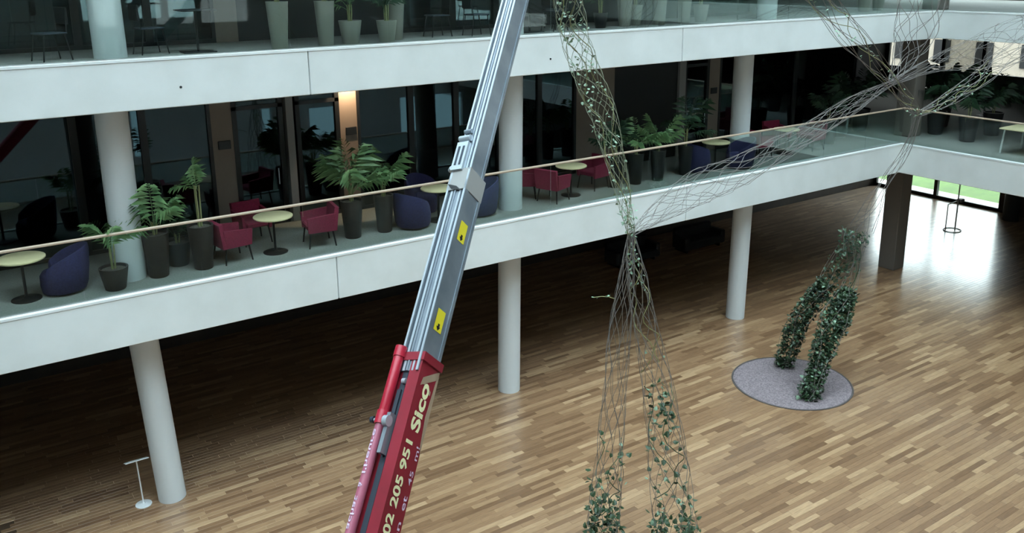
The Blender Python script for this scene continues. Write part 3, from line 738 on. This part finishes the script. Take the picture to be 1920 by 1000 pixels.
# gravel circles at the feet of the nets
def circle(cx, cy, r, label):
    t = empty('planting_circle', (cx, cy, 0)); tag(t, label, 'planter', 'round gravel planting circles in the wood floor')
    MB().lathe([(r, 0), (r, .014), (r-.04, .014), (r-.04, .004)], 72).build('rim', M['rim'], t)
    b = MB(); n = 64; rings = 14; rnd = random.Random(5)
    vs = [(0, 0, .012)]; fs = []
    for j in range(1, rings+1):
        for i in range(n):
            a = 2*math.pi*i/n; q = (r-.045)*j/rings; vs.append((q*math.cos(a), q*math.sin(a), .012+(rnd.uniform(0, .02) if j < rings else 0)))
    for i in range(n): fs.append((0, 1+i, 1+(i+1) % n))
    for j in range(rings-1):
        for i in range(n): k2 = (i+1) % n; fs.append((1+j*n+i, 1+(j+1)*n+i, 1+(j+1)*n+k2, 1+j*n+k2))
    b.add(vs, fs); g = b.build('gravel', M['gravel'], t); g['kind'] = 'stuff'
circle(16.65, 12.6, 1.43, 'mauve gravel circle in the wood floor with two ivy legs')
circle(8.62, 8.95, 1.2, 'gravel circle at the foot of the near rope net')

# ------------------------------------------------------------------ lifting boom
B0 = V((2.61, 6, 5.33)); T0 = V((6.12, 9, 9.53)); ax = (T0-B0).normalized()
hn = ax.cross(V((0, 0, 1))).normalized(); mn = hn.cross(ax).normalized()
ro = math.radians(18)
H_ = (hn*math.cos(ro)+mn*math.sin(ro)).normalized(); M_ = ax.cross(H_); M_ = -M_ if M_.dot(mn) < 0 else M_
base = B0+ax*(-6.6); BASEZ = base.z
lift = empty('ladder_lift', (base.x, base.y, 0)); tag(lift, 'telescopic ladder lift boom, red lower section and grey upper sections, crossing the atrium', 'crane')
LO = V((base.x, base.y, 0))
def P(s, p, q): return B0+ax*s+H_*p+M_*q-LO
def bbox(b, s0, s1, p0, p1, q0, q1, p0b=None, p1b=None):
    c = []
    for s in (s0, s1):
        for (p, q) in ((p0, q0), (p1, q0), (p1, q1), (p0, q1)): c.append(P(s, p, q))
    return b.add(c, [(0,3,2,1),(4,5,6,7),(0,1,5,4),(1,2,6,5),(2,3,7,6),(3,0,4,7)])
def bpart(name, m, *a): b = MB(); bbox(b, *a); return b.build(name, M[m], lift)
# red outer section
bpart('outer_section', 'boomred', -6.4, 1.56, -.135, .14, -.16, .10)
bpart('top_flange', 'boomred', -6.4, 1.5, .02, .14, .10, .135)
bpart('recess_shade', 'steeld', -6.2, 1.5, -.06, .0, .10, .115)  # dark strip stands for the shaded recess beside the tube
bpart('end_frame', 'boomred', 1.5, 1.58, -.10, .155, -.17, .145)
# grey middle section
def stage(name, s0, s1, p, q):
    o = bpart(name, 'steel', s0, s1, -p, p, -q, q-.02)
    for (a, b_, h, m, nm) in ((-p, -p+.022, .02, 'steell', 'edge_rail'), (-p+.05, -p+.075, .005, 'steell', 'track'), (-p+.095, -p+.115, .012, 'steel', 'track'), (p-.075, p-.055, .008, 'steell', 'track'), (p-.02, p, .02, 'steell', 'edge_rail')):
        bpart(nm, m, s0, s1, a, b_, q-.02, q-.02+h)
    for (a, b_) in ((-p+.024, -p+.048), (-p+.078, -p+.092), (p-.05, p-.03)):
        bpart('groove_shade', 'steeld', s0, s1, a, b_, q-.02, q-.017)  # shade between the rails laid on as thin dark strips
    bpart('side_flange', 'steel', s0, s1, p, p+.008, q-.06, q-.0)
    bpart('side_flange', 'steel', s0, s1, p, p+.008, -q, -q+.04)
stage('middle_section', 1.4, 3.62, .115, .15)
stage('inner_section', 3.3, 8.0, .10, .125)
# joint bracket of the two grey sections
bpart('joint_collar', 'lite', 3.38, 3.64, -.122, .124, -.155, .15)
bpart('roller_housing', 'steell', 3.62, 3.98, -.12, .02, .10, .175)
bpart('slot_shade', 'steeld', 3.68, 3.92, -.09, -.065, .176, .18)  # slot shade put on the housing as raised dark strips
bpart('slot_shade', 'steeld', 3.68, 3.92, -.035, -.01, .176, .18)
b = MB(); b.tube([P(4.04, -.12, .15), P(4.04, .02, .15)], .035, 14); b.build('roller', M['steell'], lift, smooth=40)
b = MB(); b.tube([P(4.14, -.09, .14), P(4.14, .0, .14)], .025, 14); b.build('roller', M['steel'], lift, smooth=40)
b = MB(); b.tube([P(3.66, -.16, .12), P(3.66, -.12, .15)], .03, 12); b.build('bolt', M['steell'], lift)
b = MB(); b.add([P(3.46, -.12, .153), P(3.42, .0, .153), P(3.36, .07, .153), P(3.39, -.06, .153)], [(0, 1, 2, 3)]); b.build('wedge', M['black'], lift)
# hydraulic cylinder on the red section
cy = lambda s: P(s, -.12, .165)
b = MB(); b.tube([cy(.98), cy(1.0), cy(1.58), cy(1.6)], [.042, .048, .048, .042], 20); b.build('cylinder_barrel', M['brightred'], lift, smooth=40)
b = MB(); b.tube([cy(1.52), cy(1.62)], .056, 20); b.build('cylinder_cap', M['brightred'], lift, smooth=40)
b = MB(); b.tube([cy(.88), cy(1.0)], .058, 20); b.build('cylinder_collar', M['brightred'], lift, smooth=40)
b = MB(); b.tube([cy(-6.2), cy(.9)], .043, 20); b.build('pink_tube', M['pink'], lift, smooth=40)
b = MB(); b.tube([P(.92, -.20, .165), P(.92, -.235, .165)], [.032, .028], 14); b.build('knob', M['steeld'], lift)
b = MB(); b.tube([P(.92, -.17, .165), P(.92, -.20, .165)], .016, 10); b.build('pin', M['steell'], lift)
b = MB(); bbox(b, .62, .98, -.045, -.005, .10, .20); b.build('clevis', M['steel'], lift)
b = MB(); b.tube([P(.9, -.05, .2), P(.9, 0, .2)], .05, 14); b.build('clevis_eye', M['steell'], lift, smooth=40)
b = MB(); bbox(b, .98, 1.22, -.06, -.02, .10, .135); b.build('hose', M['steeld'], lift)
b = MB(); b.tube([P(1.3, -.03, .13), P(1.3, .01, .13)], .025, 12); b.build('fitting', M['steell'], lift)

# lettering
def lettering_words(txt, s0, s1, *a, **k):
    n = len(txt); p = 0; last = None
    for wd in txt.split(' '):
        e = p+len(wd); last = lettering(wd, s0+(s1-s0)*p/n, s0+(s1-s0)*(e-.3)/n, *a, **k); p = e+1
    return last
def lettering(txt, s0, s1, q0, q1, m, off=.003, face='side', ital=0.0, weight=.012, pos=0.0):
    cu = bpy.data.curves.new('lettering', 'FONT'); cu.body = txt; cu.size = 1; cu.offset = weight; cu.resolution_u = 3; cu.shear = ital
    ob = bpy.data.objects.new('tmp', cu); COL.objects.link(ob)
    dg = bpy.context.evaluated_depsgraph_get(); me = bpy.data.meshes.new_from_object(ob.evaluated_get(dg)); bpy.data.objects.remove(ob)
    xs = [v.co.x for v in me.vertices]; ys = [v.co.y for v in me.vertices]
    x0, x1, y0, y1 = min(xs), max(xs), min(ys), max(ys)
    for v in me.vertices:
        s = s0+(v.co.x-x0)/(x1-x0)*(s1-s0); q = q0+(v.co.y-y0)/(y1-y0)*(q1-q0)
        v.co = P(s, .14+off, q) if face == 'side' else P(s, q, pos+off)
    me.materials.clear(); me.materials.append(M[m]); me.name = 'lettering'
    o = bpy.data.objects.new('lettering', me); COL.objects.link(o); o.parent = lift; return o
o = lettering('Sico', .88, 1.33, -.065, .075, 'cream', ital=.0, weight=.035); o['label'] = 'cream brand lettering'
for wd, a_, b_ in (('02', -.01, .165), ('205', .215, .48), ('951', .53, .79)):
    o = lettering(wd, a_, b_, -.02, .085, 'cream', weight=.03); o['label'] = 'cream telephone digits'
o = lettering_words('location et 45 m!', -.42, .80, -.135, -.085, 'whitel', weight=.01); o['label'] = 'small pale lettering'
o = lettering_words('location vente achat à l\'heure', -.9, .84, -.135, -.095, 'whitel', face='top', pos=.209, weight=.01); o['label'] = 'small pale lettering on the tube'
def flat(name, m, pts, off=.002):
    b = MB(); b.add([P(s, .14+off, q) for s, q in pts], [tuple(range(len(pts)))]); return b.build(name, M[m], lift)
flat('tan_stripe', 'tanstripe', [(.72, -.158), (1.46, -.158), (1.40, -.128), (1.05, -.10), (.80, -.13)])
flat('tan_stripe', 'tanstripe', [(1.50, -.15), (1.36, .07), (1.28, .085), (1.42, -.15)])
flat('tan_stripe', 'tanstripe', [(1.34, .06), (1.30, .03), (1.24, -.09), (1.28, -.09)], .0025)
for s in (2.93, 1.95):
    b = MB(); b.add([P(s-.11, .117, .075), P(s+.11, .117, .075), P(s+.11, .117, -.05), P(s-.11, .117, -.05)], [(0, 1, 2, 3)]); b.build('warning_sticker', M['yellow'], lift)
    b = MB(); b.add([P(s-.10, .119, .012), P(s-.06, .119, .045), P(s-.06, .119, .025), P(s-.03, .119, .025), P(s-.03, .119, -.005), P(s-.06, .119, -.005), P(s-.06, .119, -.02)], [(0, 1, 2, 3, 4, 5, 6)]); b.build('sticker_mark', M['black'], lift)
# chassis on the floor, below the frame
b = MB().rbox(-.6, 1.0, -.55, .55, .35, .75, .04); b.build('chassis', M['boomred'], lift)
b = MB().rbox(-.45, .45, -.4, .4, .75, max(BASEZ, 1.0), .04); b.build('turntable', M['steel'], lift)
for sx in (-.35, .75):
    for sy in (-1, 1):
        b = MB(); b.tube([(sx, sy*.55, .24), (sx, sy*.72, .24)], .24, 22); b.build('wheel', M['rubber'], lift, smooth=40)
# work basket hung at the boom head
HB = B0+ax*6.55-LO
b = MB()
cx = V((7.15, 9.3, 9.52))-LO
pr_ = [(.0, 0), (.30, .0), (.36, .03), (.40, .12), (.42, .45)]
b.lathe([(r, z) for r, z in pr_], 28); b.v = [(v[0]*.95+cx.x, v[1]*.7+cx.y, v[2]+cx.z) for v in b.v]
b.build('basket', M['sack'], lift, smooth=50)
b = MB(); b.tube([cx+V((-.38, 0, .3)), B0+ax*6.9-LO], .025, 8); b.build('basket_arm', M['steel'], lift)
b = MB(); b.tube([cx+V((.3, -.1, .0)), cx+V((.42, -.1, .05)), cx+V((.47, -.1, .2)), cx+V((.47, -.1, .45))], .014, 8); b.build('basket_rail', M['sack'], lift)
